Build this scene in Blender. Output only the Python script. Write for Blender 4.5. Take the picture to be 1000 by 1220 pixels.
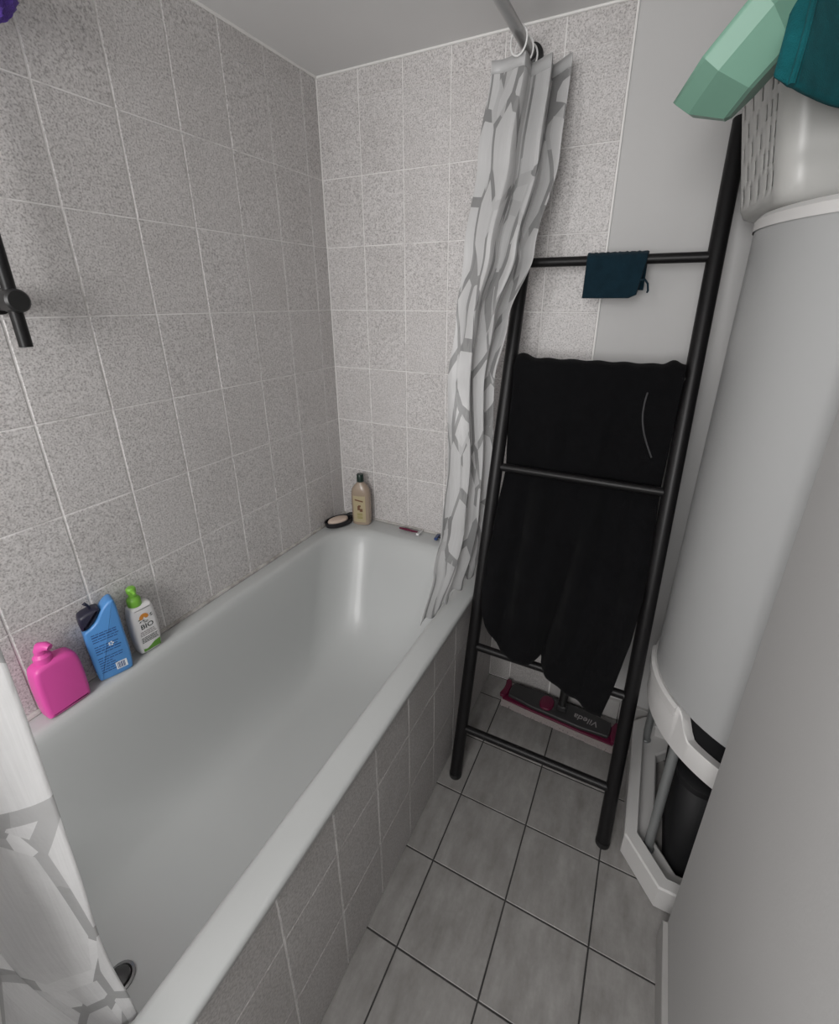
import bpy, math, random
from mathutils import Vector, Matrix
random.seed(7)
PI = math.pi
sc = bpy.context.scene
COL = sc.collection
for o in list(bpy.data.objects): bpy.data.objects.remove(o)

# ------------------------------------------------------------------ camera (calibrated on the tile joints)
F_PX, PITCH, YAW, ROLL = 547.66, .3716, .4619, .0007
CAM = Vector((1.0869, -1.4361, 1.4241)); PPX, PPY = 504.75, 571.89
fwd = Vector((-math.sin(YAW)*math.cos(PITCH), math.cos(YAW)*math.cos(PITCH), -math.sin(PITCH)))
r0 = Vector((math.cos(YAW), math.sin(YAW), 0)); u0 = r0.cross(fwd)
RGT = r0*math.cos(ROLL)+u0*math.sin(ROLL); UPV = -r0*math.sin(ROLL)+u0*math.cos(ROLL)
cd = bpy.data.cameras.new('camera'); cam = bpy.data.objects.new('camera', cd); COL.objects.link(cam)
M = Matrix((RGT, UPV, -fwd)).transposed().to_4x4(); M.translation = CAM; cam.matrix_world = M
cd.sensor_fit = 'HORIZONTAL'; cd.sensor_width = 36; cd.lens = F_PX/1000*36
cd.shift_x = (500-PPX)/1000; cd.shift_y = (PPY-610)/1000; cd.clip_start = .02
sc.camera = cam
def ray(x, y): return fwd+RGT*((x-PPX)/F_PX)-UPV*((y-PPY)/F_PX)
def on(x, y, ax, v):
    d = ray(x, y); return CAM+d*((v-CAM[ax])/d[ax])

# ------------------------------------------------------------------ world, lights, exposure
w = bpy.data.worlds.new('world'); sc.world = w; w.use_nodes = True
w.node_tree.nodes['Background'].inputs[0].default_value = (.75, .8, .9, 1)
w.node_tree.nodes['Background'].inputs[1].default_value = .3
def area(name, loc, target, sx, sy, power, col):
    l = bpy.data.lights.new(name, 'AREA'); l.shape = 'RECTANGLE'; l.size = sx; l.size_y = sy; l.energy = power; l.color = col
    o = bpy.data.objects.new(name, l); COL.objects.link(o); o.location = loc
    o.rotation_euler = (Vector(target)-Vector(loc)).to_track_quat('-Z', 'Y').to_euler(); return o
area('added_window_light', (.74, -2.285, 1.50), (.66, 0, 1.50), .92, .80, 36, (1.0, .988, .978))  # added light of an assumed, unseen window behind the camera; the only lamp
vs = sc.view_settings
vs.view_transform = 'Standard'; vs.look = 'None'; vs.gamma = 1; vs.use_curve_mapping = False; vs.exposure = -0.21

# ------------------------------------------------------------------ materials
class NT:
    def __init__(s, name):
        s.m = bpy.data.materials.new(name); s.m.use_nodes = True; s.t = s.m.node_tree
        s.b = s.t.nodes['Principled BSDF']; s.out = s.t.nodes['Material Output']
    def n(s, typ, **kw):
        nd = s.t.nodes.new(typ)
        for k, v in kw.items():
            if k.startswith('i_'): nd.inputs[k[2:].replace('_', ' ')].default_value = v
            else: setattr(nd, k, v)
        return nd
    def l(s, a, b): s.t.links.new(a, b)
    def ramp(s, fac, stops):
        r = s.n('ShaderNodeValToRGB'); e = r.color_ramp.elements
        while len(e) < len(stops): e.new(.5)
        for q, (p, c) in zip(e, stops): q.position = p; q.color = (*c, 1) if len(c) == 3 else c
        s.l(fac, r.inputs[0]); return r.outputs[0]
    def bump(s, h, st, dist=.002):
        b = s.n('ShaderNodeBump'); b.inputs['Strength'].default_value = st; b.inputs['Distance'].default_value = dist
        s.l(h, b.inputs['Height']); s.l(b.outputs[0], s.b.inputs['Normal']); return b
    def pos(s, rnd=True):
        g = s.n('ShaderNodeNewGeometry')
        if not rnd: return g.outputs['Position']
        o = s.n('ShaderNodeObjectInfo'); m = s.n('ShaderNodeMath', operation='MULTIPLY'); m.inputs[1].default_value = 37
        s.l(o.outputs['Random'], m.inputs[0])
        a = s.n('ShaderNodeVectorMath', operation='ADD'); s.l(g.outputs['Position'], a.inputs[0]); s.l(m.outputs[0], a.inputs[1])
        return a.outputs[0]
    def noise(s, vec, scale, detail=3, rough=.6):
        t = s.n('ShaderNodeTexNoise'); t.inputs['Scale'].default_value = scale; t.inputs['Detail'].default_value = detail
        t.inputs['Roughness'].default_value = rough; s.l(vec, t.inputs['Vector']); return t.outputs['Fac']
    def mix(s, fac, a, b, mode='MIX'):
        m = s.n('ShaderNodeMix', data_type='RGBA', blend_type=mode)
        if hasattr(fac, 'type'): s.l(fac, m.inputs[0])
        else: m.inputs[0].default_value = fac
        for v, i in ((a, 6), (b, 7)):
            if hasattr(v, 'type'): s.l(v, m.inputs[i])
            else: m.inputs[i].default_value = (*v, 1)
        return m.outputs[2]
def plain(name, col, rough=.5, metal=0, spec=.5, bump=None, coat=0, var=0):
    t = NT(name); t.b.inputs['Base Color'].default_value = (*col, 1); t.b.inputs['Roughness'].default_value = rough
    t.b.inputs['Metallic'].default_value = metal; t.b.inputs['Specular IOR Level'].default_value = spec
    t.b.inputs['Coat Weight'].default_value = coat
    p = t.pos()
    if var:
        n = t.noise(p, 9, 4); c = t.ramp(n, [(.3, tuple(v*(1-var) for v in col)), (.7, tuple(min(1, v*(1+var)) for v in col))])
        t.l(c, t.b.inputs['Base Color'])
    if bump: t.bump(t.noise(p, bump[0], 3), bump[1], bump[2] if len(bump) > 2 else .001)
    return t.m
def mat_walltile():
    t = NT('speckled_wall_tile'); p = t.pos()
    f = t.noise(p, 265, 2, .6); md = t.noise(p, 110, 2, .5); big = t.noise(p, 5, 2)
    c = t.ramp(f, [(.34, (.36, .343, .338)), (.46, (.58, .558, .552)), (.62, (.69, .667, .66))])
    c2 = t.ramp(md, [(.36, (.88, .88, .88)), (.56, (1, 1, 1))])
    c3 = t.ramp(big, [(.3, (.93, .925, .92)), (.7, (1.0, 1.0, 1.0))])
    c = t.mix(1, c, c2, 'MULTIPLY'); c = t.mix(1, c, c3, 'MULTIPLY')
    t.l(c, t.b.inputs['Base Color']); t.b.inputs['Roughness'].default_value = .42
    t.bump(f, .12, .001); return t.m
def mat_aprontile():
    t = NT('fine_grey_apron_tile'); p = t.pos()
    f = t.noise(p, 240, 2, .55); big = t.noise(p, 9, 3)
    c = t.ramp(f, [(.34, (.34, .325, .318)), (.5, (.44, .425, .418)), (.64, (.51, .495, .487))])
    c = t.mix(1, c, t.ramp(big, [(.3, (.9, .89, .88)), (.7, (1, 1, 1))]), 'MULTIPLY')
    t.l(c, t.b.inputs['Base Color']); t.b.inputs['Roughness'].default_value = .4; t.bump(f, .08, .001); return t.m
def mat_floortile():
    t = NT('mottled_grey_floor_tile'); p = t.pos()
    m = t.n('ShaderNodeMapping'); m.inputs['Scale'].default_value = (3, 1, 1); t.l(p, m.inputs['Vector'])
    a = t.noise(m.outputs[0], 9, 5, .6); b = t.noise(p, 70, 4, .7); cc = t.noise(p, 260, 2)
    c = t.ramp(a, [(.28, (.215, .205, .195)), (.5, (.275, .265, .255)), (.72, (.34, .33, .32))])
    c = t.mix(1, c, t.ramp(b, [(.3, (.90, .90, .90)), (.65, (1, 1, 1))]), 'MULTIPLY')
    t.l(c, t.b.inputs['Base Color']); t.b.inputs['Roughness'].default_value = .45; t.bump(cc, .1, .001); return t.m
def mat_grout(name, base, stain, lo, hi):
    t = NT(name); p = t.pos(False); n = t.noise(p, 14, 4, .7)
    t.l(t.ramp(n, [(lo, stain), (hi, base)]), t.b.inputs['Base Color']); t.b.inputs['Roughness'].default_value = .85; return t.m
def mat_paint(name, col, sc_=170, st=.12):
    t = NT(name); p = t.pos(False); n = t.noise(p, sc_, 3); b = t.noise(p, 2.5, 2)
    t.l(t.ramp(b, [(.3, tuple(v*.97 for v in col)), (.7, col)]), t.b.inputs['Base Color'])
    t.b.inputs['Roughness'].default_value = .75; t.bump(n, st, .0015); return t.m
def mat_terry(name, col, sheen=.3):
    t = NT(name); p = t.pos(False); n = t.noise(p, 520, 2, .6); b = t.noise(p, 40, 3)
    t.l(t.ramp(b, [(.3, tuple(v*.8 for v in col)), (.7, tuple(v*1.15 for v in col))]), t.b.inputs['Base Color'])
    t.b.inputs['Roughness'].default_value = .95; t.b.inputs['Specular IOR Level'].default_value = .15
    t.b.inputs['Sheen Weight'].default_value = sheen; t.b.inputs['Sheen Roughness'].default_value = .5
    t.bump(n, .8, .002); return t.m
def mat_curtain(name, clear, scale, thr, bands, sheet_c):
    # frosted plastic sheet, printed with grey bands that cross it as a net of polygons (UV in metres)
    t = NT(name); t.b.inputs['Roughness'].default_value = .2
    uv = t.n('ShaderNodeTexCoord').outputs['UV']
    v = t.n('ShaderNodeTexVoronoi', feature='DISTANCE_TO_EDGE'); v.inputs['Scale'].default_value = scale; v.inputs['Randomness'].default_value = .9
    t.l(uv, v.inputs['Vector'])
    v2 = t.n('ShaderNodeTexVoronoi', feature='F1'); v2.inputs['Scale'].default_value = 13; t.l(uv, v2.inputs['Vector'])
    band = t.n('ShaderNodeMath', operation='LESS_THAN'); band.inputs[1].default_value = thr; t.l(v.outputs['Distance'], band.inputs[0])
    sep = t.n('ShaderNodeSeparateColor'); t.l(v2.outputs['Color'], sep.inputs[0])
    dark = t.ramp(sep.outputs[0], [(.0, (bands,)*3), (.5, (bands*1.15,)*3), (.72, (bands*1.7,)*3)])
    dark.node.color_ramp.interpolation = 'CONSTANT'
    st = t.n('ShaderNodeMapping'); st.inputs['Scale'].default_value = (60, 2, 1); t.l(uv, st.inputs['Vector'])
    streak = t.noise(st.outputs[0], 4, 2)
    sheet = t.ramp(streak, [(.3, (sheet_c*.93,)*3), (.7, (sheet_c,)*3)])
    c = t.mix(band.outputs[0], sheet, dark); t.l(c, t.b.inputs['Base Color'])
    t.bump(t.noise(uv, 26, 3), .35, .006)
    tl = t.n('ShaderNodeBsdfTranslucent'); t.l(c, tl.inputs['Color'])
    tp = t.n('ShaderNodeBsdfTransparent')
    m1 = t.n('ShaderNodeMixShader'); m1.inputs[0].default_value = .45; t.l(t.b.outputs[0], m1.inputs[1]); t.l(tl.outputs[0], m1.inputs[2])
    m2 = t.n('ShaderNodeMixShader'); m2.inputs[0].default_value = clear; t.l(m1.outputs[0], m2.inputs[1]); t.l(tp.outputs[0], m2.inputs[2])
    t.l(m2.outputs[0], t.out.inputs['Surface']); return t.m
MT = dict(
 tile=mat_walltile(), apron=mat_aprontile(), ftile=mat_floortile(),
 grout=mat_grout('pale_grout', (.80, .785, .775), (.52, .50, .485), .28, .5),
 fgrout=mat_grout('dark_floor_grout', (.045, .043, .042), (.02, .02, .02), .3, .6),
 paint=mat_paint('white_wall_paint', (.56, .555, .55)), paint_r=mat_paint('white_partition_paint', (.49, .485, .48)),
 ceil=mat_paint('ceiling_paint', (.74, .735, .73), 120),
 caulk=plain('white_caulk', (.80, .79, .77), .5), dcaulk=mat_grout('stained_caulk', (.50, .485, .465), (.30, .28, .26), .38, .58),
 plinth=plain('grey_plinth_tile', (.40, .39, .38), .45, var=.06),
 enamel=plain('white_enamel', (.495, .507, .503), .30, coat=.06), chrome=plain('chrome', (.32, .32, .32), .25, 1),
 drain=plain('dark_drain_metal', (.10, .10, .10), .35, .8),
 black=plain('black_powder_coat', (.007, .0065, .007), .42, spec=.3), blackp=plain('black_plastic', (.012, .012, .012), .4),
 heater=plain('heater_white_sheet_steel', (.40, .404, .404), .38), skirt=plain('heater_white_plastic', (.62, .61, .60), .45, bump=(700, .15)),
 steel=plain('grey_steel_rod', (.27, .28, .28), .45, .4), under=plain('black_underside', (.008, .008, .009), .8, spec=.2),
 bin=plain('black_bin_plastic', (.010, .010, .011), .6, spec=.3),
 curtain=mat_curtain('patterned_curtain_film', .14, 5.6, .062, .42, .82), ncurtain=mat_curtain('patterned_curtain_film_dense', .03, 5.0, .045, .50, .82),
 ring=plain('white_ring_plastic', (.75, .75, .74), .35), rod=plain('aluminium_rod', (.42, .42, .42), .28, .85),
 towel=mat_terry('black_terry', (.0032, .0032, .0039), .02), seam=plain('charcoal_seam', (.05, .05, .053), .8),
 cloth=mat_terry('dark_teal_terry', (.006, .022, .034), .08), teal=mat_terry('teal_terry', (.006, .095, .108), .03),
 mint=plain('mint_plastic', (.185, .355, .27), .45), basket=plain('white_basket_plastic', (.50, .497, .48), .36),
 pink=plain('pink_plastic', (.72, .085, .38), .35), blue=plain('blue_plastic', (.085, .27, .60), .33), navy=plain('navy_cap_plastic', (.016, .016, .035), .4),
 white=plain('white_plastic', (.74, .73, .73), .35), green=plain('lime_green_plastic', (.20, .48, .055), .35), dgreen=plain('leaf_green_print', (.10, .26, .03), .5),
 orange=plain('orange_print', (.62, .25, .04), .5), ink=plain('dark_ink', (.02, .035, .03), .6), gink=plain('grey_ink', (.30, .28, .28), .6),
 bink=plain('navy_ink', (.02, .06, .20), .6), wink=plain('white_ink', (.75, .78, .80), .6),
 gel=plain('beige_gel_bottle', (.36, .285, .22), .22), gelcap=plain('dark_green_cap', (.006, .022, .016), .35), gellabel=plain('cream_label', (.44, .37, .23), .4),
 brown=plain('brown_print', (.16, .075, .04), .5), olive=plain('olive_print', (.26, .24, .06), .5),
 soapdish=plain('black_soap_dish', (.012, .011, .014), .3), soap=plain('cream_soap', (.62, .50, .42), .5, var=.08),
 magenta=plain('magenta_plastic', (.11, .004, .03), .5), mopgrey=plain('mop_plate_grey', (.028, .027, .028), .5), mopwhite=plain('mop_fibre', (.42, .37, .36), .95, bump=(350, .8, .004)),
 purple=plain('purple_mesh', (.10, .045, .33), .6, bump=(160, 1, .005)), amber=plain('brown_plastic', (.20, .10, .075), .4),
 frame=plain('white_window_frame', (.75, .75, .74), .4))

# ------------------------------------------------------------------ mesh helpers
OFF = {}
class MB:
    def __init__(s): s.v = []; s.f = []; s.uv = None; s.sm = []
    def add(s, vs, fs, smooth=False):
        b = len(s.v); s.v += [tuple(p) for p in vs]; s.f += [tuple(i+b for i in f) for f in fs]; s.sm += [smooth]*len(fs); return s
    def box(s, a, b, bev=0):
        (x0, y0, z0), (x1, y1, z1) = a, b
        if not bev:
            vs = [(x, y, z) for z in (z0, z1) for y in (y0, y1) for x in (x0, x1)]
            return s.add(vs, [(0, 2, 3, 1), (4, 5, 7, 6), (0, 1, 5, 4), (2, 6, 7, 3), (0, 4, 6, 2), (1, 3, 7, 5)])
        rings = []
        for z, i in ((z0, bev), (z0+bev, 0), (z1-bev, 0), (z1, bev)):
            rings.append([(x, y, z) for x, y in ((x0+i+bev*(not i), y0+i), (x1-i-bev*(not i), y0+i), (x1-i, y0+i+bev*(not i)), (x1-i, y1-i-bev*(not i)), (x1-i-bev*(not i), y1-i), (x0+i+bev*(not i), y1-i), (x0+i, y1-i-bev*(not i)), (x0+i, y0+i+bev*(not i)))])
        return s.loft(rings, caps=True)
    def loft(s, rings, caps=True, closed=True, smooth=False):
        n = len(rings[0]); vs = [p for r in rings for p in r]; fs = []
        for i in range(len(rings)-1):
            for j in range(n if closed else n-1):
                k = (j+1) % n; fs.append((i*n+j, i*n+k, (i+1)*n+k, (i+1)*n+j))
        if caps in (True, 'a'): fs.append(tuple(range(n-1, -1, -1)))
        if caps in (True, 'b'): fs.append(tuple(range((len(rings)-1)*n, len(rings)*n)))
        return s.add(vs, fs, smooth)
    def tube(s, path, r, n=12, caps=True, smooth=True):
        P = [Vector(p) for p in path]; rings = []; up = None
        for i, p in enumerate(P):
            d = (P[min(i+1, len(P)-1)]-P[max(i-1, 0)]).normalized()
            if up is None: up = Vector((0, 0, 1)) if abs(d.z) < .9 else Vector((1, 0, 0))
            a = d.cross(up).normalized(); b = a.cross(d); up = b
            rr = r[i] if isinstance(r, (list, tuple)) else r
            rings.append([p+(a*math.cos(q)+b*math.sin(q))*rr for q in (2*PI*j/n for j in range(n))])
        return s.loft(rings, caps, smooth=smooth)
    def ring(s, c, R, r, axis=(0, 1, 0), n=24, m=8, squash=1):
        ax = Vector(axis).normalized(); a = ax.cross(Vector((0, 0, 1))); a = a.normalized() if a.length > .01 else Vector((1, 0, 0)); b = ax.cross(a)
        vs = []; fs = []
        for i in range(n):
            q = 2*PI*i/n; d = a*math.cos(q)+b*math.sin(q)*squash
            for j in range(m):
                g = 2*PI*j/m; vs.append(Vector(c)+d*R+d*(r*math.cos(g))+ax*(r*math.sin(g)))
        for i in range(n):
            for j in range(m):
                fs.append((i*m+j, ((i+1) % n)*m+j, ((i+1) % n)*m+(j+1) % m, i*m+(j+1) % m))
        return s.add(vs, fs, True)
    def lathe(s, prof, c=(0, 0, 0), n=48, caps=True, sx=1, sy=1, smooth=True):
        return s.loft([[(c[0]+r*sx*math.cos(2*PI*j/n), c[1]+r*sy*math.sin(2*PI*j/n), c[2]+z) for j in range(n)] for r, z in prof], caps, smooth=smooth)
    def slab(s, outline, depth, rnd, y0=0):
        # outline in local X (width) / Z (height); extruded along Y with rounded edges, front faces -Y
        n = len(outline); P = [Vector((x, 0, z)) for x, z in outline]; area2 = sum(P[i].x*P[(i+1) % n].z-P[(i+1) % n].x*P[i].z for i in range(n))
        if area2 < 0: P.reverse()
        N = []
        for i in range(n):
            e1 = (P[i]-P[i-1]).normalized(); e2 = (P[(i+1) % n]-P[i]).normalized()
            nn = (Vector((e1.z, 0, -e1.x))+Vector((e2.z, 0, -e2.x))).normalized(); N.append(nn)
        rings = []; h = depth/2
        for k in range(5):
            a = PI/2*k/4; rings.append([p-q*(rnd*(1-math.sin(a)))+Vector((0, y0-h+rnd*(1-math.cos(a)), 0)) for p, q in zip(P, N)])
        for k in range(5):
            a = PI/2*(1-k/4); rings.append([p-q*(rnd*(1-math.sin(a)))+Vector((0, y0+h-rnd*(1-math.cos(a)), 0)) for p, q in zip(P, N)])
        s.loft(rings, True, smooth=True); s.sm[-1] = s.sm[-2] = False; return s
    def grid(s, fn, nu, nv, uvf=None, smooth=True):
        vs = [fn(i/nu, j/nv) for j in range(nv+1) for i in range(nu+1)]
        fs = [(j*(nu+1)+i, j*(nu+1)+i+1, (j+1)*(nu+1)+i+1, (j+1)*(nu+1)+i) for j in range(nv) for i in range(nu)]
        if uvf: s.uv = [uvf(i/nu, j/nv) for j in range(nv+1) for i in range(nu+1)]
        return s.add(vs, fs, smooth)
    def mesh(s, name, mat, off=(0, 0, 0), sharp=None):
        me = bpy.data.meshes.new(name); me.from_pydata([(x-off[0], y-off[1], z-off[2]) for x, y, z in s.v], [], s.f)
        me.polygons.foreach_set('use_smooth', s.sm)
        if s.uv:
            l = me.uv_layers.new(name='UVMap')
            for lp_ in me.loops: l.data[lp_.index].uv = s.uv[lp_.vertex_index]
        if mat: me.materials.append(MT[mat] if isinstance(mat, str) else mat)
        me.update(); 
        if sharp is not None: me.set_sharp_from_angle(angle=math.radians(sharp))
        return me
    def build(s, name, mat, parent=None, world=True, sharp=38, solid=0, sub=0):
        off = OFF.get(parent, (0, 0, 0)) if world else (0, 0, 0)
        o = bpy.data.objects.new(name, s.mesh(name, mat, off, sharp)); COL.objects.link(o)
        if parent: o.parent = parent
        OFF[o] = off
        if solid:
            m = o.modifiers.new('solid', 'SOLIDIFY'); m.thickness = solid; m.offset = 0
        if sub:
            m = o.modifiers.new('sub', 'SUBSURF'); m.levels = sub; m.render_levels = sub
        return o
def tag(o, label=None, cat=None, group=None, kind=None):
    for k, v in (('label', label), ('category', cat), ('group', group), ('kind', kind)):
        if v: o[k] = v
    return o
def thing(name, loc, label, cat, group=None, rotz=0):
    o = bpy.data.objects.new(name, None); o.empty_display_size = .05; COL.objects.link(o); o.location = loc; o.rotation_euler = (0, 0, rotz); OFF[o] = tuple(loc)
    return tag(o, label, cat, group)
def single(mb, name, mat, loc, label, cat, group=None, **kw):     # one-mesh thing, origin at its base
    o = bpy.data.objects.new(name, mb.mesh(name, mat, loc, kw.pop('sharp', 38))); COL.objects.link(o); o.location = loc
    if kw.get('solid'):
        m = o.modifiers.new('solid', 'SOLIDIFY'); m.thickness = kw['solid']; m.offset = 0
    return tag(o, label, cat, group)
def struct(mb, name, mat, label, parent=None):
    o = mb.build(name, mat, parent)
    if not parent: tag(o, label, name.split('_')[0], kind='structure')
    return o
def text(s, size, name, mat, parent, loc, rot, ext=.0002, shear=0, bold=0, xs=1):
    c = bpy.data.curves.new(name, 'FONT'); c.body = s; c.size = size; c.extrude = ext; c.align_x = 'CENTER'; c.align_y = 'CENTER'; c.shear = shear; c.offset = bold; c.resolution_u = 3
    tmp = bpy.data.objects.new('tmp', c); COL.objects.link(tmp); dg = bpy.context.evaluated_depsgraph_get(); dg.update()
    me = bpy.data.meshes.new_from_object(tmp.evaluated_get(dg)); bpy.data.objects.remove(tmp)
    me.materials.clear(); me.materials.append(MT[mat])
    o = bpy.data.objects.new(name, me); COL.objects.link(o); o.parent = parent; o.location = loc; o.rotation_euler = rot; o.scale = (xs, 1, 1); return o
TILES = {}
def tile(parent, name, mat, c, U, V, N, wd, ht, th=.004, ch=.0012, jit=.0003):
    key = (mat, round(wd, 4), round(ht, 4))
    if key not in TILES:
        a, b = wd/2, ht/2; q = [(-1, -1), (1, -1), (1, 1), (-1, 1)]
        m = MB().loft([[(x*a, y*b, -th) for x, y in q], [(x*a, y*b, -ch*.7) for x, y in q], [(x*(a-ch), y*(b-ch), 0) for x, y in q]], caps='b')
        TILES[key] = m.mesh(name, mat)
    o = bpy.data.objects.new(name, TILES[key]); COL.objects.link(o); o.parent = parent
    N = Vector(N); M = Matrix((Vector(U), Vector(V), N)).transposed().to_4x4(); M.translation = Vector(c)+N*random.uniform(-jit, jit); o.matrix_local = M; return o
def tile_wall(parent, name, mat, plane, us, vs_, gu, gv, skip=None):
    # us / vs_: joint positions; plane(u, v) -> point, plane axes
    for i in range(len(us)-1):
        for j in range(len(vs_)-1):
            gv_ = lambda v: .0007 if abs(v-1.9935) < .001 else gv/2      # the topmost joint is filled nearly flush
            ua, ub, va, vb = us[i]+gu/2, us[i+1]-gu/2, vs_[j]+gv_(vs_[j]), vs_[j+1]-gv_(vs_[j+1])
            if ub-ua < .012 or vb-va < .012 or (skip and skip((ua+ub)/2, (va+vb)/2)): continue
            c, U, V, N = plane((ua+ub)/2, (va+vb)/2); tile(parent, name, mat, c, U, V, N, ub-ua, vb-va)

def rrect(x0, x1, y0, y1, r, z, n=10):
    r = min(r, (x1-x0)/2-.001, (y1-y0)/2-.001); pts = []
    for cx, cy, a0 in ((x1-r, y1-r, 0), (x0+r, y1-r, PI/2), (x0+r, y0+r, PI), (x1-r, y0+r, 1.5*PI)):
        for k in range(n+1):
            a = a0+PI/2*k/n; pts.append((cx+r*math.cos(a), cy+r*math.sin(a), z))
    return pts
# ------------------------------------------------------------------ room shell
CEIL = 2.066; TW, TH = .1517, .2; Z7 = .5935; XS = .9144; XR = 1.319; YF = -2.30; XN = 1.83; YE = -.625
RIM = .587
floor = struct(MB().box((-.1, YF-.1, -.1), (XN+.1, .1, -.0015)), 'floor', 'fgrout', 'grey square floor tiles with dark joints')
fx = [.6717, .7576, .9609, 1.1642, 1.3675, 1.5708, 1.7741, XN]
fy = sorted([0]+[-.1073-.2021*k for k in range(11)]+[YF])
tile_wall(floor, 'floor_tile', 'ftile', lambda u, v: ((u, v, 0), (1, 0, 0), (0, 1, 0), (0, 0, 1)), fx, fy, .0038, .0038,
          skip=lambda u, v: u > XR+.06 and v < YE-.15)
ceiling = struct(MB().box((-.1, YF-.1, CEIL), (XN+.1, .1, CEIL+.1)), 'ceiling', 'ceil', 'plain light grey ceiling')
G = .0016
wl = struct(MB().box((-.12, YF-.1, -.1), (-G, .1, CEIL)), 'wall_left', 'grout', 'wall of speckled grey tiles along the bathtub')
rows = [Z7+TH*k for k in range(8)]+[CEIL]; rows[0] = RIM-.004
tile_wall(wl, 'wall_tile', 'tile', lambda u, v: ((0, u, v), (0, 1, 0), (0, 0, 1), (1, 0, 0)),
          sorted([0]+[-.0723-.1519*k for k in range(15)]+[YF]), [RIM-.02]+[Z7+TH*k for k in range(1, 8)]+[CEIL], .0042, .0030)
wb = struct(MB().box((-.1, G, -.1), (XS+.002, .12, CEIL)), 'wall_back', 'grout', 'tiled end wall behind the bathtub with white painted strip')
gx = [0]+[.1522+.1514*k for k in range(5)]+[XS]; gx[-2] = .7578
tile_wall(wb, 'wall_tile', 'tile', lambda u, v: ((u, 0, v), (1, 0, 0), (0, 0, 1), (0, -1, 0)), gx, [RIM-.02]+[Z7+TH*k for k in range(1, 8)]+[CEIL], .0034, .0030)
tile_wall(wb, 'wall_tile', 'apron', lambda u, v: ((u, 0, v), (1, 0, 0), (0, 0, 1), (0, -1, 0)), [.675, .7578, XS], [0, .1935, .3935, RIM-.02], .0032, .0024)
MB().box((XS+.0019, .006, -.1), (XN+.1, .12, CEIL)).build('painted_strip', 'paint', wb)
MB().box((XS-.001, -.0006, 0), (XS+.0035, .01, CEIL)).build('tile_edge_profile', 'caulk', wb)
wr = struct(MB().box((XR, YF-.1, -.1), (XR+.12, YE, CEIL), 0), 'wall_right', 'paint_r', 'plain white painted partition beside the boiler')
struct(MB().box((XN, YE-.1, -.1), (XN+.1, .1, CEIL)).box((XR+.12, YE-.1, -.1), (XN, YE-.02, CEIL)), 'wall_niche', 'paint', 'white wall closing the boiler niche')
wf = struct(MB().box((-.1, YF-.1, -.1), (XR, YF, 1.07)).box((-.1, YF-.1, 1.97), (XR, YF, CEIL)).box((-.1, YF-.1, 1.07), (.20, YF, 1.97)).box((1.30, YF-.1, 1.07), (XR, YF, 1.97)), 'wall_front', 'paint', 'white wall with the added unseen window opposite the bathtub end')
wn = struct(MB().box((.20, YF-.08, 1.07), (.245, YF-.01, 1.97)).box((1.255, YF-.08, 1.07), (1.30, YF-.01, 1.97)).box((.245, YF-.08, 1.07), (1.255, YF-.01, 1.115)).box((.245, YF-.08, 1.925), (1.255, YF-.01, 1.97)).box((.73, YF-.07, 1.115), (.77, YF-.02, 1.925)), 'window_added', 'frame', 'white framed window added out of view to carry the light')  # assumed window put in out of view, around the added light
bb = struct(MB().box((XS+.003, -.008, 0), (XN, .006, .0)), 'baseboard_back', 'grout', 'grey tile plinth along the back wall')
for a, b in ((XS+.004, 1.1635), (1.165, 1.367), (1.3695, 1.57), (1.5725, XN)):
    MB().box((a, -.008, .001), (b, .006, .083), .0015).build('plinth_tile', 'plinth', bb)
br = struct(MB().box((XR-.001, YF, 0), (XR+.001, YE, .078)), 'baseboard_right', 'grout', 'grey tile plinth along the white partition')
yy = YE
while yy > YF:
    y2 = max(yy-.33, YF); MB().box((XR-.012, y2+.001, .001), (XR+.001, yy-.001, .08), .0015).build('plinth_tile', 'plinth', br); yy = y2
apron = struct(MB().box((.665, -1.66, 0), (.675-G, 0, .566)), 'wall_apron', 'grout', 'tiled apron closing the side of the bathtub')
ay = sorted([0]+[-.087-.1508*k for k in range(11)]+[-1.66])
tile_wall(apron, 'apron_tile', 'apron', lambda u, v: ((.675, u, v), (0, -1, 0), (0, 0, 1), (1, 0, 0)) if False else ((.675, u, v), (0, 1, 0), (0, 0, 1), (1, 0, 0)), ay, [0, .2, .4, .566], .0034, .0022)
struct(MB().tube([(.001, YF, CEIL-.001), (.001, 0, CEIL-.001)], .0045, 8), 'trim_1', 'caulk', 'white caulk bead where the left wall meets the ceiling')
struct(MB().tube([(0, -.001, CEIL-.001), (XN, -.001, CEIL-.001)], .0042, 8), 'trim_2', 'caulk', 'white caulk bead where the back wall meets the ceiling')
struct(MB().tube([(.001, -1.62, RIM+.001), (.001, 0, RIM+.001)], .007, 8), 'trim_3', 'dcaulk', 'stained caulk bead between bathtub and left wall')
struct(MB().tube([(0, -.001, RIM+.001), (.70, -.001, RIM+.001)], .006, 8), 'trim_4', 'dcaulk', 'stained caulk bead between bathtub and back wall')
struct(MB().tube([(.0005, -.0005, RIM), (.0005, -.0005, CEIL)], .0022, 8), 'trim_5', 'caulk', 'caulk line in the corner of the tiled walls')
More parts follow.
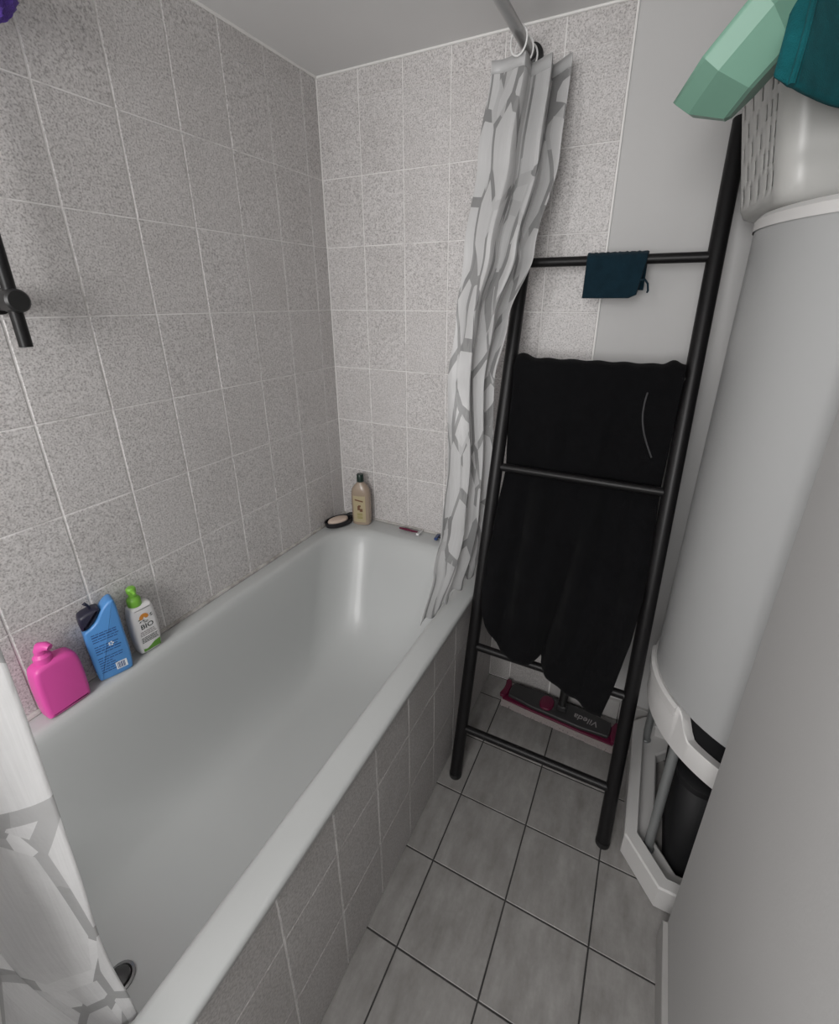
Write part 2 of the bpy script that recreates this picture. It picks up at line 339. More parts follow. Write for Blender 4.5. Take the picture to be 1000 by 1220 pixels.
# ------------------------------------------------------------------ bathtub
tub = thing('bathtub', (.35, -.8, 0), 'white enamelled bathtub set behind the tiled apron', 'bathtub')
X0, X1, Y0, Y1 = .0025, .697, -1.655, -.0025
R = []
for i, z, r in ((.004, .5665, .012), (0, .569, .012), (0, .580, .012), (.003, .585, .014), (.008, RIM, .016)):
    R.append(rrect(X0+i, X1-i, Y0+i, Y1-i, r, z))
ix0, ix1, iy0, iy1 = .050, .640, -1.545, -.085
prof = [(-.004, RIM), (.003, RIM-.0012), (.009, RIM-.005), (.014, RIM-.012), (.018, RIM-.024), (.024, .53), (.033, .47), (.043, .40), (.054, .34), (.066, .29), (.083, .245), (.105, .212), (.13, .192), (.16, .181), (.19, .177), (.22, .1755)]
for i, z in prof:
    fe = i*1.0+max(0, (RIM-z))*.34+max(0, i-.07)*.6; ne = i*.9
    R.append(rrect(ix0+i*1.06, ix1-i*.90, iy0+ne, iy1-fe, .15+i*.12, z))
MB().loft(R, caps='b', smooth=True).build('basin', 'enamel', tub, sharp=60)
dr = MB().lathe([(.027, .1756), (.027, .179), (.022, .180), (.019, .1775), (.001, .1775)], (.333, -1.266, 0), 28).build('drain', 'chrome', tub)
MB().lathe([(.0185, .1776), (.0185, .183), (.014, .186), (.001, .187)], (.333, -1.266, 0), 28).build('drain_plug', 'drain', dr)

# ------------------------------------------------------------------ boiler on its stand
HC = Vector((1.492, -.292)); HR = .282
bo = thing('water_heater', (HC.x, HC.y, .43), 'tall white cylindrical water heater on a rod stand', 'water heater')
MB().lathe([(HR-.004, .548), (HR, .552), (HR, 1.545), (HR+.001, 1.556)], (HC.x, HC.y, 0), 96, caps=False).build('tank_jacket', 'heater', bo, sharp=30)
MB().lathe([(HR+.003, 1.545), (HR+.003, 1.562), (HR-.004, 1.570), (.2, 1.574), (.001, 1.576)], (HC.x, HC.y, 0), 96, caps=False).build('top_cap', 'skirt', bo, sharp=30)
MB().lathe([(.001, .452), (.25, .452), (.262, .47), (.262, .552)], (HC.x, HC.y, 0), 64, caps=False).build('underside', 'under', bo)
def skirt_top(a):      # the skirt dips open where its hatch is
    d = math.degrees(a) % 360
    e = min(max((d-216)/9, 0), 1)*min(max((300-d)/9, 0), 1); e = e*e*(3-2*e); return .549-.058*e
nS = 180; rs = []
for rr, fz in ((.283, lambda a: .428), (.287, lambda a: .432), (.288, lambda a: skirt_top(a)-.004), (.285, lambda a: skirt_top(a)), (.264, lambda a: skirt_top(a)-.004), (.262, lambda a: .432), (.264, lambda a: .428)):
    rs.append([(HC.x+rr*math.cos(2*PI*j/nS), HC.y+rr*math.sin(2*PI*j/nS), fz(2*PI*j/nS)) for j in range(nS)])
rs.append(rs[0]); MB().loft(rs, caps=False, smooth=True).build('skirt', 'skirt', bo)
lip = []
for j in range(24):
    a = math.radians(172+43*j/23); c_, s_ = math.cos(a), math.sin(a)
    lip.append([(HC.x+q*c_, HC.y+q*s_, z) for q, z in ((.286, .520), (.294, .523), (.294, .545), (.286, .550))])
MB().loft(lip, caps=True).build('skirt_rib', 'skirt', bo)
st = thing('heater_stand', (HC.x, HC.y, 0), 'white floor frame with grey rods carrying the water heater', 'stand')
def octo(i, z):
    a, b, c, d = 1.213+i, 1.787-i, -.560+i, -.022-i; k = .085-i*.41; k2 = .035
    return [(a+k, c, z), (b-k, c, z), (b, c+k, z), (b, d-k2, z), (b-k2, d, z), (a+k2, d, z), (a, d-k2, z), (a, c+k+.012, z)]
MB().loft([octo(.004, 0), octo(0, .004), octo(0, .074), octo(.004, .078), octo(.030, .078), octo(.033, .074), octo(.036, .040), octo(.074, .040), octo(.078, .036), octo(.078, 0)], caps=False).build('base_frame', 'skirt', st, sharp=25)
for x, y in ((1.276, -.447), (1.257, -.085), (1.724, -.447), (1.743, -.085)):
    rd = MB().tube([(x, y, .030), (x, y, .4275)], .0118, 16).build('rod', 'steel', st)
    MB().lathe([(.016, .038), (.016, .043), (.013, .046)], (x, y, 0), 16).build('rod_collar', 'steel', rd)
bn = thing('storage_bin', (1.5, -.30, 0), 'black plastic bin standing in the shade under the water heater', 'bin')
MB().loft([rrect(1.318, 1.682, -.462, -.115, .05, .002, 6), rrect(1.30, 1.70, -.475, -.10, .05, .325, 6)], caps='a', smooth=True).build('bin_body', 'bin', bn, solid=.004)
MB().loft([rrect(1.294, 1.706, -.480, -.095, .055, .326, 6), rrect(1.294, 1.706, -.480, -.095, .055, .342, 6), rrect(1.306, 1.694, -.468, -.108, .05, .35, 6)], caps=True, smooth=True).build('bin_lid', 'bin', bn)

# ------------------------------------------------------------------ laundry basket, bowl and teal towel on the boiler
bk = thing('laundry_basket', (1.42, -.2, 1.577), 'white slotted plastic laundry basket on top of the water heater', 'basket')
BROT = math.radians(9)
def rotb(p):
    dx, dy = p[0]-1.214, p[1]+.35; c, s_ = math.cos(BROT), math.sin(BROT)
    return (1.229+dx*c-dy*s_, -.35+dx*s_+dy*c, p[2])
def bring(z, f, i=0):
    # perimeter with slot edges on the left side and the near corner; f = flare outwards
    x0, x1, y0, y1, r = 1.214-f+i, 1.60+f-i, -.352-f*.75+i, -.112-i, .035
    p = []
    for k in range(7): a = PI/2*k/6; p.append((x1-r+r*math.cos(a), y1-r+r*math.sin(a), z))
    for k in range(7): a = PI/2+PI/2*k/6; p.append((x0+r-r*math.sin(a-PI/2), y1-r+r*math.cos(a-PI/2), z))
    ya, yb = y1-r, y0+r; L = ya-yb
    for k in range(8):
        c = ya-L*(k+.5)/8
        for e in (-.0045, .0045): p.append((x0, c-e*0-(-e if False else e), z))
    for k in range(7): a = PI+PI/2*k/6; p.append((x0+r+r*math.cos(a), y0+r+r*math.sin(a), z))
    for k in range(7): a = 1.5*PI+PI/2*k/6; p.append((x1-r+r*math.cos(a), y0+r+r*math.sin(a), z))
    return p
zs = [1.5775, 1.579, 1.585, 1.60]; ins = [.03, .014, .004, 0]
zz = 1.612; slotrows = []
while zz < 1.835:
    slotrows.append(len(zs)); zs += [zz, zz+.024]; ins += [0, 0]; zz += .036
zs += [1.85, 1.853, 1.868, 1.868]; ins += [0, -.012, -.014, .002]
mb = MB(); rings = []
for z, i in zip(zs, ins):
    f = (z-1.5775)*.20+(.006 if z > 1.638 else 0)*0; q = bring(z, f, i)
    if z < 1.645: q = [(x, y-.006*(y < -.3), zq) for x, y, zq in q]
    rings.append([rotb(p) for p in q])
mb.loft(rings, caps='a', smooth=True)
n = len(rings[0]); keep = []
for f in mb.f:
    if len(f) == 4:
        row, j = min(f)//n, min(v % n for v in f)
        js = sorted(v % n for v in f)
        if row in slotrows and js[0] == js[1] and js[2] == js[3] and js[3]-js[0] == 1 and 14 <= js[0] < 30 and (js[0]-14) % 2 == 0:
            k = (js[0]-14)//2
            if (k+slotrows.index(row)) % 2 == 0 or k >= 6: continue
    keep.append(f)
mb.f = keep; mb.sm = [True]*len(keep)
MB_b = mb.build('basket_body', 'basket', bk, sharp=50, solid=.0028)
lq = MB().loft([[rotb(p) for p in rrect(1.214-(z-1.5775)*.2+g, 1.60+(z-1.5775)*.2-g, -.352-(z-1.5775)*.15+g, -.112-g, .03, z+0, 6)] for z, g in ((1.583, .03), (1.60, .012), (1.80, .012), (1.83, .03), (1.838, .07))], True, smooth=True)  # dark block added inside, stands in for the shaded interior behind the slots
single(lq, 'dark_slot_filler', 'towel', (1.40, -.25, 1.583), 'dark filler added inside the white basket to darken its slots', 'filler')
# bowl: faceted, hanging on its side against the basket
ta = on(873, 44, 1, -.46); vr = ray(873, 44).normalized()
nrm = (RGT*-.71+UPV*.705); nrm = (nrm-vr*nrm.dot(vr)).normalized(); nrm = (nrm+vr*.16).normalized()
e1 = (RGT*.705+UPV*.71); e1 = (e1-nrm*e1.dot(nrm)).normalized(); e2 = nrm.cross(e1)
bw = thing('bowl', tuple(ta), 'mint green faceted plastic bowl tipped on its side by the basket', 'bowl')
def oct_ring(r, d, ph=0): return [ta-nrm*d*.96+(e1*math.cos(a)+e2*math.sin(a))*r*.96 for a in (2*PI*(k+ph)/8 for k in range(8))]
MB().loft([oct_ring(.103, 0, .5), oct_ring(.103, .006, .5), oct_ring(.100, .030, .5), oct_ring(.074, .076, .5), oct_ring(.066, .080, .5)], caps='b').build('bowl_shell', 'mint', bw, sharp=5, solid=.003)
tabc = ta+e1*.106
MB().ring(tabc-nrm*.003, .014, .004, nrm, 16, 6).build('hanging_eye', 'mint', bw)
rim = Vector((1.205, -.405, 1.866))
cordp = [tabc-nrm*.003-e2*.0+e1*.010, tabc+e1*.03+Vector((.02, -.012, .002)), rim+Vector((-.008, -.012, .012)), rim+Vector((.02, .005, .012)), rim+Vector((.04, .03, -.02))]
single(MB().tube(cordp, .0062, 10), 'hanging_cord', 'white', tuple(cordp[0]), 'thick white cord tying the mint bowl to the basket rim', 'cord')
# teal towel over the front rim
def teal(u, v):
    x = 1.163+.37*u
    bl_ = max(0, 1-(v/.7)**3)
    yf = -.436+.055*u-.105*bl_*math.exp(-(u/.27)**2)-.008*math.sin(u*9+.5)-.010*math.exp(-((u-.06)/.03)**2)-.004*math.sin(u*23)
    prof_ = [(0, 1.688), (.25, 1.745), (.55, 1.83), (.7, 1.868), (.78, 1.880), (.86, 1.872), (1, 1.850)]
    for (a, za), (b, zb) in zip(prof_, prof_[1:]):
        if v <= b: z = za+(zb-za)*(v-a)/(b-a); break
    if v < .7: y = yf+.022*v
    else: y = yf+.0154+(v-.7)/.3*.09
    z -= (.010*math.sin(PI*min(1, u*1.6))*(1-v) + (-.014*math.exp(-(u/.03)**2)*(1-v)))
    x += .012*v*(1-u)
    return (x, y, z)
tt = thing('teal_towel', (1.3, -.424, 1.70), 'teal terry towel hanging over the front of the white basket', 'towel')
MB().grid(teal, 44, 30).build('towel_cloth', 'teal', tt, solid=.007)
MB().tube([Vector(teal(.055+.004*math.sin(v*5), v))+Vector((0, -.005, 0)) for v in [k/14*.72 for k in range(15)]], .0045, 8).build('rolled_hem', 'teal', tt)

# ------------------------------------------------------------------ towel ladder
LB, LS = -.462, .2475
def ly(z): return LB+LS*z
ld = thing('towel_ladder', (.938, LB, 0), 'black metal towel ladder leaning against the back wall', 'ladder')
LX = (.7175, 1.1665); RZ = [.167+.2705*k for k in range(6)]
for x in LX:
    rl = MB().tube([(x, ly(.004), .004), (x, ly(1.0), 1.0), (x, ly(1.8), 1.8)], .0185, 20).build('rail', 'black', ld)
    MB().lathe([(.0195, 0), (.0195, .012), (.0185, .014)], (x, ly(.004), 0), 20).build('rubber_foot', 'blackp', rl)
for z in RZ:
    MB().tube([(LX[0]+.005, ly(z), z), (LX[1]-.005, ly(z), z)], .0118, 14).build('rung', 'black', ld)

# black bath towel woven through the rungs
def interp(tab, t):
    if t <= tab[0][0]: return tab[0][1]
    for (a, va), (b, vb) in zip(tab, tab[1:]):
        if t <= b:
            q = (t-a)/(b-a); q = q*q*(3-2*q); return va+(vb-va)*q
    return tab[-1][1]
def lin(tab, t):
    if t <= tab[0][0]: return tab[0][1]
    for (a, va), (b, vb) in zip(tab, tab[1:]):
        if t <= b: return va+(vb-va)*(t-a)/(b-a)
    return tab[-1][1]
z_top = RZ[4]+.026
bot = [(0, .66), (.02, .585), (.06, .545), (.12, .505), (.2, .475), (.30, .460), (.42, .468), (.475, .490), (.485, .50), (.495, .468), (.56, .445), (.72, .415), (.90, .388), (1, .378)]
def tw(u, v):
    # v: 0 = end of the short back flap, .22 = top of the rung, 1 = lower hem in front
    left = lin([(.3, .736), (.47, .735), (.65, .732), (.9, .735), (1.1, .738), (1.3, .742)], 0)
    if v < .2:
        q = v/.2; z = .80+(z_top-.012-.80)*q; y = ly(RZ[4])+.028+.05*(1-q); xl, xr = .745, 1.13
    elif v < .26:
        q = (v-.2)/.06; a = PI*q; z = z_top-.012+.014*math.sin(a)+.0015*math.sin(u*40)*math.sin(a); y = ly(RZ[4])+.028*math.cos(a); xl, xr = .741, 1.149
        z += .012*math.exp(-((u-.93)/.035)**2)*math.sin(a)+.010*math.exp(-((u-.03)/.05)**2)*math.sin(a)
    else:
        q = (v-.26)/.74; zb = lin(bot, u); z = (z_top-.012)+(zb-(z_top-.012))*q
        y = interp([(.30, -.410), (.438, -.388), (.60, -.352), (.709, -.325), (.80, -.268), (.98, -.188), (1.12, -.182), (1.24, ly(RZ[4])-.028)], z)
        xl = lin([(.40, .80), (.47, .775), (.55, .748), (.64, .7375), (.9, .7375), (1.25, .742)], z) if False else .7375
        xr = lin([(.36, 1.100), (.46, 1.118), (.60, 1.139), (.72, 1.148), (1.0, 1.145), (1.25, 1.149)], z)
        amp = min(1, q*2.2)
        fold = .010*math.sin(u*21+z*2.2)+.007*math.sin(u*37-z*4+1)+.012*abs(math.sin(u*9.5+z*1.6))-.006
        vee = math.exp(-((u-(.50-.35*max(0, (.75-z))*0+.28*max(0, z-.55)))/.035)**2)
        clear = min(1, abs(z-.98)/.09)
        y -= amp*fold*(.25+.75*clear)*(.55 if z < .5 else 1); y += .016*vee*amp*clear
    x = xl+(xr-xl)*u
    return (x, y, z)
tb = thing('bath_towel', (.938, -.17, .33), 'large black terry towel draped over the ladder rungs', 'towel')
MB().grid(tw, 110, 130).build('towel_cloth', 'towel', tb, solid=.008)
MB().tube([Vector(tw(.825+.09*(k/12)**1.3-.03*math.sin(k/12*PI), .30+.135*k/12))+Vector((0, -.0065, 0)) for k in range(13)], .0022, 6).build('edge_seam', 'seam', tb)
# washcloth on the top rung
wc_z = RZ[5]; wy = ly(wc_z)
def wash(u, v):
    x = .884+.140*u; a = lin([(0, 0), (.42, 0), (.58, PI), (1, PI)], v); rr = .0155
    if v < .42: q = v/.42; z = wc_z-.085*(1-q); y = wy-rr-.004*(1-q)-.004*math.sin(u*7)*(1-q)
    elif v < .58: z = wc_z+rr*math.sin(a)+(.0007*math.sin(u*61)+.0005*math.sin(u*97+1))*math.sin(a); y = wy-rr*math.cos(a)
    else: q = (v-.58)/.42; z = wc_z-.07*q; y = wy+rr+.003*q
    if v < .42: x += (-.016*(1-v/.42)*max(0, u-.75)*3.2); z += .018*max(0, u-.80)*4*(1-v/.42)*.6 - .004*(1-v/.42)
    z += .006*u*(v > .3)*0
    return (x, y, z)
wt = thing('washcloth', (.955, wy, wc_z-.09), 'dark teal washcloth folded over the topmost visible ladder rung', 'washcloth')
MB().grid(wash, 40, 50).build('cloth', 'cloth', wt, solid=.006)
p0 = Vector(wash(.97, .12))+Vector((.008, -.003, -.002))
MB().tube([p0+Vector((-.004, -.003, .012)), p0+Vector((.006, -.004, .014)), p0+Vector((.014, -.004, .004)), p0+Vector((.017, -.004, -.012)), p0+Vector((.015, -.003, -.016))], .0024, 8).build('hanging_loop', 'cloth', wt)

# ------------------------------------------------------------------ shower curtain rod, rings and curtains
RX, RZr = .680, 1.996
rodt = thing('curtain_rod', (RX, -1.15, RZr), 'grey metal shower curtain rod along the bathtub below the ceiling', 'rod')
MB().tube([(RX, YF+.004, RZr), (RX, -.004, RZr)], .0125, 20).build('rod_tube', 'rod', rodt)
for y, s in ((-.0015, -1), (YF+.0015, 1)):
    MB().tube([(RX, y, RZr), (RX, y+s*.010, RZr), (RX, y+s*.016, RZr)], [.027, .027, .018], 24).build('wall_flange', 'blackp', rodt)
def make_ring(y, label, grp, tilt=.15):
    o = MB().ring((0, 0, -.017), .0235, .0022, (0, 1, 0), 28, 8, 1.18)
    return o
for y, tl in ((-.128, .35), (-.080, .1), (-.040, .1)):
    q = single(MB().ring((RX, y, RZr-.014), .0225, .0021, (tl, 1, 0), 28, 8, 1.2), 'curtain_ring', 'ring', (RX, y, RZr), 'white plastic curtain ring on the '+{-.128: 'outermost fold of', -.080: 'middle fold of', -.040: 'fold beside the wall flange of'}[y]+' the gathered curtain', 'curtain ring', 'rings of the gathered curtain')
def curtain(name, keys, folds, width, nu, nv, mat, label, amp_fn, seed, ztop, bottom, warp=1):
    rnd = random.Random(seed); ph = [rnd.uniform(-.5, .5) for _ in range(40)]
    ks = sorted(keys, key=lambda k: k[0])
    def at(z, i): return interp([(k[0], k[i]) for k in ks], z)
    def fn(u, v):
        z = ztop+(bottom(u)-ztop)*v
        a = Vector((at(z, 1), at(z, 2))); b = Vector((at(z, 3), at(z, 4))); d = (b-a); L = max(d.length, 1e-4); d /= L; nn = Vector((-d.y, d.x))
        s = folds*u**warp; k = int(min(s, folds-1e-6)); fr = s-k
        tri = (1-2*fr) if k % 2 == 0 else (2*fr-1)
        tri = math.sin(tri*PI/2)*.55+tri*.45
        wob = .16*math.sin(u*13+z*2.4+ph[k])+.08*math.sin(z*8+ph[k]*9)
        am = amp_fn(z)
        p = a+d*(L*(u+.03*math.sin(z*4+ph[k]*6)*math.sin(PI*u)))+nn*(am*(tri*(1+.5*ph[k])+wob*.5))
        return (p.x, p.y, z)
    ct = thing(name, (keys[0][1], keys[0][2], ztop), label, 'curtain', 'shower curtain halves')
    MB().grid(fn, nu, nv, uvf=lambda u, v: (u*width, (ztop-bottom(u))*v)).build('curtain_sheet', mat, ct, solid=.0006)
    MB().grid(lambda u, v: tuple(Vector(fn(u, v*.02))+Vector((0, -.0012, 0))), nu, 2).build('top_hem', mat, ct, solid=.001)
    return ct
far_keys = [(1.96, .625, -.135, .775, -.040), (1.75, .615, -.185, .780, -.092), (1.54, .605, -.235, .755, -.155), (1.38, .600, -.265, .715, -.205), (1.22, .602, -.285, .664, -.175), (.98, .622, -.315, .666, -.165), (.80, .627, -.37, .668, -.170), (.70, .630, -.43, .664, -.195), (.60, .632, -.53, .660, -.225)]
curtain('shower_curtain', far_keys, 5, 0.95, 150, 130, 'curtain', 'half-transparent curtain with grey bands gathered by the back wall', lambda z: interp([(.60, .006), (.75, .018), (1.0, .022), (1.5, .026), (1.96, .030)], z), 3, 1.962, lambda u: .602+.01*math.sin(u*25), 1.5)
near_keys = [(1.96, .660, -1.315, .700, -1.98), (1.2, .615, -1.330, .66, -1.90), (.80, .600, -1.338, .63, -1.70), (.50, .600, -1.327, .612, -1.56)]
curtain('shower_curtain', near_keys, 7, 1.3, 150, 110, 'ncurtain', 'white curtain with grey bands hanging into the bathtub over its drain', lambda z: interp([(.5, .010), (.62, .018), (.9, .045), (1.9, .05)], z), 11, 1.962, lambda u: .545)
for k in range(5):
    single(MB().ring((RX, -1.36-.13*k, RZr-.014), .0225, .0021, (.1, 1, 0), 28, 8, 1.2), 'curtain_ring', 'ring', (RX, -1.36-.13*k, RZr), 'white plastic ring carrying the curtain half over the drain', 'curtain ring', 'rings of the near curtain half')

# ------------------------------------------------------------------ shower rail and pouf on the left wall
sr = thing('shower_rail', (.06, -.985, 1.344), 'black shower slide rail fixed to the tiled wall', 'shower rail')
MB().tube([(.06, -.985, 1.346), (.06, -.985, 1.99)], .0105, 18).build('rail_tube', 'black', sr)
br_ = MB().tube([(0, -.985, 1.424), (.006, -.985, 1.424), (.0065, -.985, 1.424), (.045, -.985, 1.424)], [.024, .024, .017, .017], 20).build('wall_bracket', 'black', sr)
MB().tube([(.042, -.985, 1.424), (.046, -.985, 1.424), (.078, -.985, 1.424), (.082, -.985, 1.424)], [.015, .0195, .0195, .016], 24).build('bracket_knob', 'blackp', sr)
MB().tube([(0, -.985, 1.955), (.006, -.985, 1.955), (.0065, -.985, 1.955), (.072, -.985, 1.955)], [.024, .024, .017, .017], 20).build('wall_bracket', 'black', sr)
pc = on(-24, -18, 0, .055); pf = thing('bath_pouf', (pc.x, pc.y, pc.z-.045), 'purple mesh bath pouf hanging high on the tiled wall', 'bath pouf')
rp = random.Random(5); rg = []
for i in range(1, 16):
    th = PI*i/16
    rg.append([(pc.x+(.040+.005*math.sin(7*ph+i*1.7)+.003*rp.random())*math.sin(th)*math.cos(ph), pc.y+(.040+.005*math.sin(7*ph+i*1.7)+.003*rp.random())*math.sin(th)*math.sin(ph), pc.z-.040*math.cos(th)+.003*math.sin(5*ph+i)) for ph in (2*PI*k/40 for k in range(40))])
MB().loft(rg, True, smooth=True).build('mesh_ball', 'purple', pf)
MB().tube([(pc.x, pc.y, pc.z+.03), (pc.x-.02, pc.y, pc.z+.08), (.008, pc.y, pc.z+.125)], .0018, 8).build('cord', 'white', pf)
hk = MB().lathe([(.014, 0), (.014, .003), (.006, .006)], (0, 0, 0), 20)
hk.v = [(.0005+z, pc.y+x, pc.z+.125+y) for x, y, z in hk.v]; hk.build('wall_hook', 'white', pf)

# ------------------------------------------------------------------ bottles on the bathtub ledge
def sm_outline(pts, it=2):
    for _ in range(it):
        q = []
        for i in range(len(pts)):
            a, b = pts[i], pts[(i+1) % len(pts)]; q += [(a[0]*.75+b[0]*.25, a[1]*.75+b[1]*.25), (a[0]*.25+b[0]*.75, a[1]*.25+b[1]*.75)]
        pts = q
    return pts
ZB = RIM+.0008
def fbox(mb, x0, x1, z0, z1, y): mb.box((x0, y-.0004, z0), (x1, y, z1)); return mb
# pink
b1 = thing('pink_bottle', (.034, -1.098, ZB), 'flat pink plastic bottle with a pink swivel spout beside the blue one', 'bottle', rotz=PI/2)
MB().slab(sm_outline([(-.036, 0), (.038, 0), (.044, .006), (.044, .112), (.030, .134), (-.030, .134), (-.044, .118), (-.044, .006)], 2), .042, .010).build('bottle_body', 'pink', b1, world=False)
MB().lathe([(.0165, .130), (.0165, .146), (.013, .150), (.0115, .152)], (-.012, 0, 0), 24).build('collar', 'pink', b1, world=False)
MB().tube([(-.012, 0, .150), (-.012, 0, .160), (-.011, -.004, .168), (-.006, -.016, .172), (-.003, -.024, .169)], [.011, .0115, .0115, .009, .007], 16).build('spout', 'pink', b1, world=False)
# blue
b2 = thing('blue_bottle', (.030, -.990, ZB), 'blue shampoo bottle with slanted shoulder and dark navy flip cap', 'bottle', rotz=math.radians(72))
ol = [(-.030, 0), (.030, 0), (.037, .006), (.039, .060), (.037, .120), (.036, .190), (.032, .200), (.020, .197), (.004, .180), (-.008, .158), (-.024, .146), (-.036, .142), (-.038, .120), (-.037, .06), (-.035, .006)]
MB().slab(sm_outline(ol, 2), .040, .006).build('bottle_body', 'blue', b2, world=False)
cp = MB().slab(sm_outline([(-.0365, .1435), (-.024, .1475), (-.009, .159), (.003, .180), (.006, .187), (-.006, .190), (-.033, .184), (-.0385, .176), (-.0385, .150)], 2), .037, .008).build('flip_cap', 'navy', b2, world=False)
MB().tube([(-.010, 0, .184), (-.013, -.001, .197), (-.018, -.002, .205), (-.021, -.003, .203)], [.0026, .0026, .004, .003], 10).build('hanging_hook', 'navy', cp, world=False)
ik = MB(); wk = MB(); yfr = -.0202; rq = random.Random(4)
for k in range(17):
    z = .128-.0066*k; x = -.026
    if k in (4, 9): continue
    while x < .020:
        l = rq.uniform(.005, .014); l = min(l, .026-x); fbox(ik, x, x+l, z, z+(.0026 if k in (1, 7) else .0018), yfr); x += l+.0015
        if k > 11 and x > -.002: break
for k in range(7): fbox(ik, .006+.0024*k, .0070+.0024*k+(.0006 if k % 2 else 0), .018, .034, yfr-.0003)
fbox(wk, .003, .026, .016, .036, yfr); wk.build('barcode_panel', 'wink', b2, world=False); wk = MB()
for k in range(5):
    a = 2*PI*k/5; fbox(wk, .006+.004*math.cos(a)-.0016, .006+.004*math.cos(a)+.0016, .092+.004*math.sin(a)-.0016, .092+.004*math.sin(a)+.0016, yfr-.0003)
ik.build('small_print', 'bink', b2, world=False); wk.build('star_print', 'wink', b2, world=False)
# white BIO
b3 = thing('white_pump_bottle', (.029, -.902, ZB), 'white lotion bottle with lime green pump and orange flower print', 'bottle', rotz=math.radians(84))
MB().slab(sm_outline([(-.020, 0), (.020, 0), (.027, .005), (.032, .050), (.031, .105), (.027, .132), (.022, .139), (-.022, .139), (-.027, .132), (-.031, .105), (-.032, .050), (-.027, .005)], 2), .036, .011).build('bottle_body', 'white', b3, world=False)
pm = MB().lathe([(.0150, .137), (.0155, .139), (.0155, .155), (.012, .160), (.0085, .162), (.0085, .172), (.0105, .174), (.0110, .184), (.008, .188), (.001, .189)], (-.006, 0, 0), 24).build('pump', 'green', b3, world=False)
MB().tube([(-.006, 0, .180), (-.008, -.014, .181), (-.009, -.024, .178)], [.0055, .0050, .0035], 12).build('pump_spout', 'green', pm, world=False)
RT = (PI/2, 0, 0); yb = -.0184
text('BIO', .0185, 'brand_lettering', 'ink', b3, (.002, yb, .0785), RT, .0001, 0, .0002, 1.05)
text('So', .0105, 'brand_lettering', 'ink', b3, (.001, yb, .0915), RT, .0001, .2, .0001)
og = MB()
for k in range(7):
    a = PI*(.05+.9*k/6); og.slab([(-.001+.0065*math.cos(a)+.0050*math.cos(t_)*1.0, .104+.0065*math.sin(a)+.0050*math.sin(t_)) for t_ in [2*PI*j/10 for j in range(10)]], .0003, .0001, yb-.0001-.00005*k)
og.build('flower_print', 'orange', b3, world=False)
lf = MB()
for cx, cz, an, L in ((.016, .106, .8, .008), (.017, .101, .2, .007), (-.013, .1015, 2.9, .007), (-.011, .095, 3.7, .008), (-.004, .0965, 4.2, .007)):
    d = Vector((math.cos(an), math.sin(an))); p_ = Vector((-d.y, d.x)); lf.slab([(cx-d.x*L/2, cz-d.y*L/2), (cx+p_.x*.0016, cz+p_.y*.0016), (cx+d.x*L/2, cz+d.y*L/2), (cx-p_.x*.0016, cz-p_.y*.0016)], .0003, .0001, yb-.0002)
lf.build('leaf_print', 'ink', b3, world=False)
gp = MB()
for k, (a_, b_) in enumerate(((-.017, .019), (-.018, .018), (-.018, .020))):
    x = a_
    while x < b_-.002: l = min(rq.uniform(.003, .008), b_-x); fbox(gp, x, x+l, .064-.0048*k, .0662-.0048*k, yb); x += l+.0012
gp.build('small_print', 'gink', b3, world=False)
gp = MB()
for k in range(4):
    x = -.018
    while x < .018: l = min(rq.uniform(.003, .007), .021-x); fbox(gp, x, x+l, .047-.0042*k, .0487-.0042*k, yb); x += l+.0012
gp.build('small_print', 'ink', b3, world=False)
MB().slab([(-.019, .009), (.022, .009), (.024, .028), (.010, .026), (-.002, .019), (-.010, .015), (-.019, .018)], .0003, .0001, yb-.0001).build('green_band', 'dgreen', b3, world=False)
# beige gel bottle in the corner
b4 = thing('gel_bottle', (.121, -.050, ZB), 'beige shower gel bottle with dark green cap in the tiled corner', 'bottle', rotz=math.radians(14))
MB().loft([[(hw*math.copysign(abs(math.cos(a))**.75, math.cos(a)), hd*math.copysign(abs(math.sin(a))**.75, math.sin(a)), z) for a in (2*PI*j/40 for j in range(40))] for z, hw, hd in ((0, .033, .021), (.003, .0365, .024), (.03, .038, .025), (.10, .0385, .025), (.135, .0375, .0245), (.150, .034, .0225), (.163, .026, .018), (.172, .0165, .0145), (.176, .0125, .0125), (.181, .0125, .0125))], True, smooth=True).build('bottle_body', 'gel', b4, world=False)
MB().lathe([(.0125, .179), (.0140, .180), (.0135, .208), (.012, .2105), (.001, .2108)], (0, 0, 0), 24).build('screw_cap', 'gelcap', b4, world=False)
lbl = MB().grid(lambda u, v: ((-.026+.050*u), -.0252*(1-abs((-.026+.050*u)/.0385)**2.67)**.375-.0004, .014+.112*v), 16, 4).build('label', 'gellabel', b4, world=False)
def arc_print(x0, x1, z0, z1, sl=0):
    return MB().grid(lambda u, v: ((x0+(x1-x0)*u), -.0252*(1-abs((x0+(x1-x0)*u)/.0385)**2.67)**.375-.0010, z0+(z1-z0)*v+sl*(u-.5)), 8, 2)
arc_print(-.018, .016, .104, .110, -.006).build('swoosh_print', 'brown', lbl, world=False)
for x0, x1, z0, z1 in ((-.008, .002, .066, .084), (.001, .013, .060, .073), (-.004, .006, .080, .088)): arc_print(x0, x1, z0, z1).build('fruit_print', 'brown', lbl, world=False)
for z in (.050, .044, .036, .031): arc_print(-.010, .012, z, z+.003).build('small_print', 'olive', lbl, world=False)
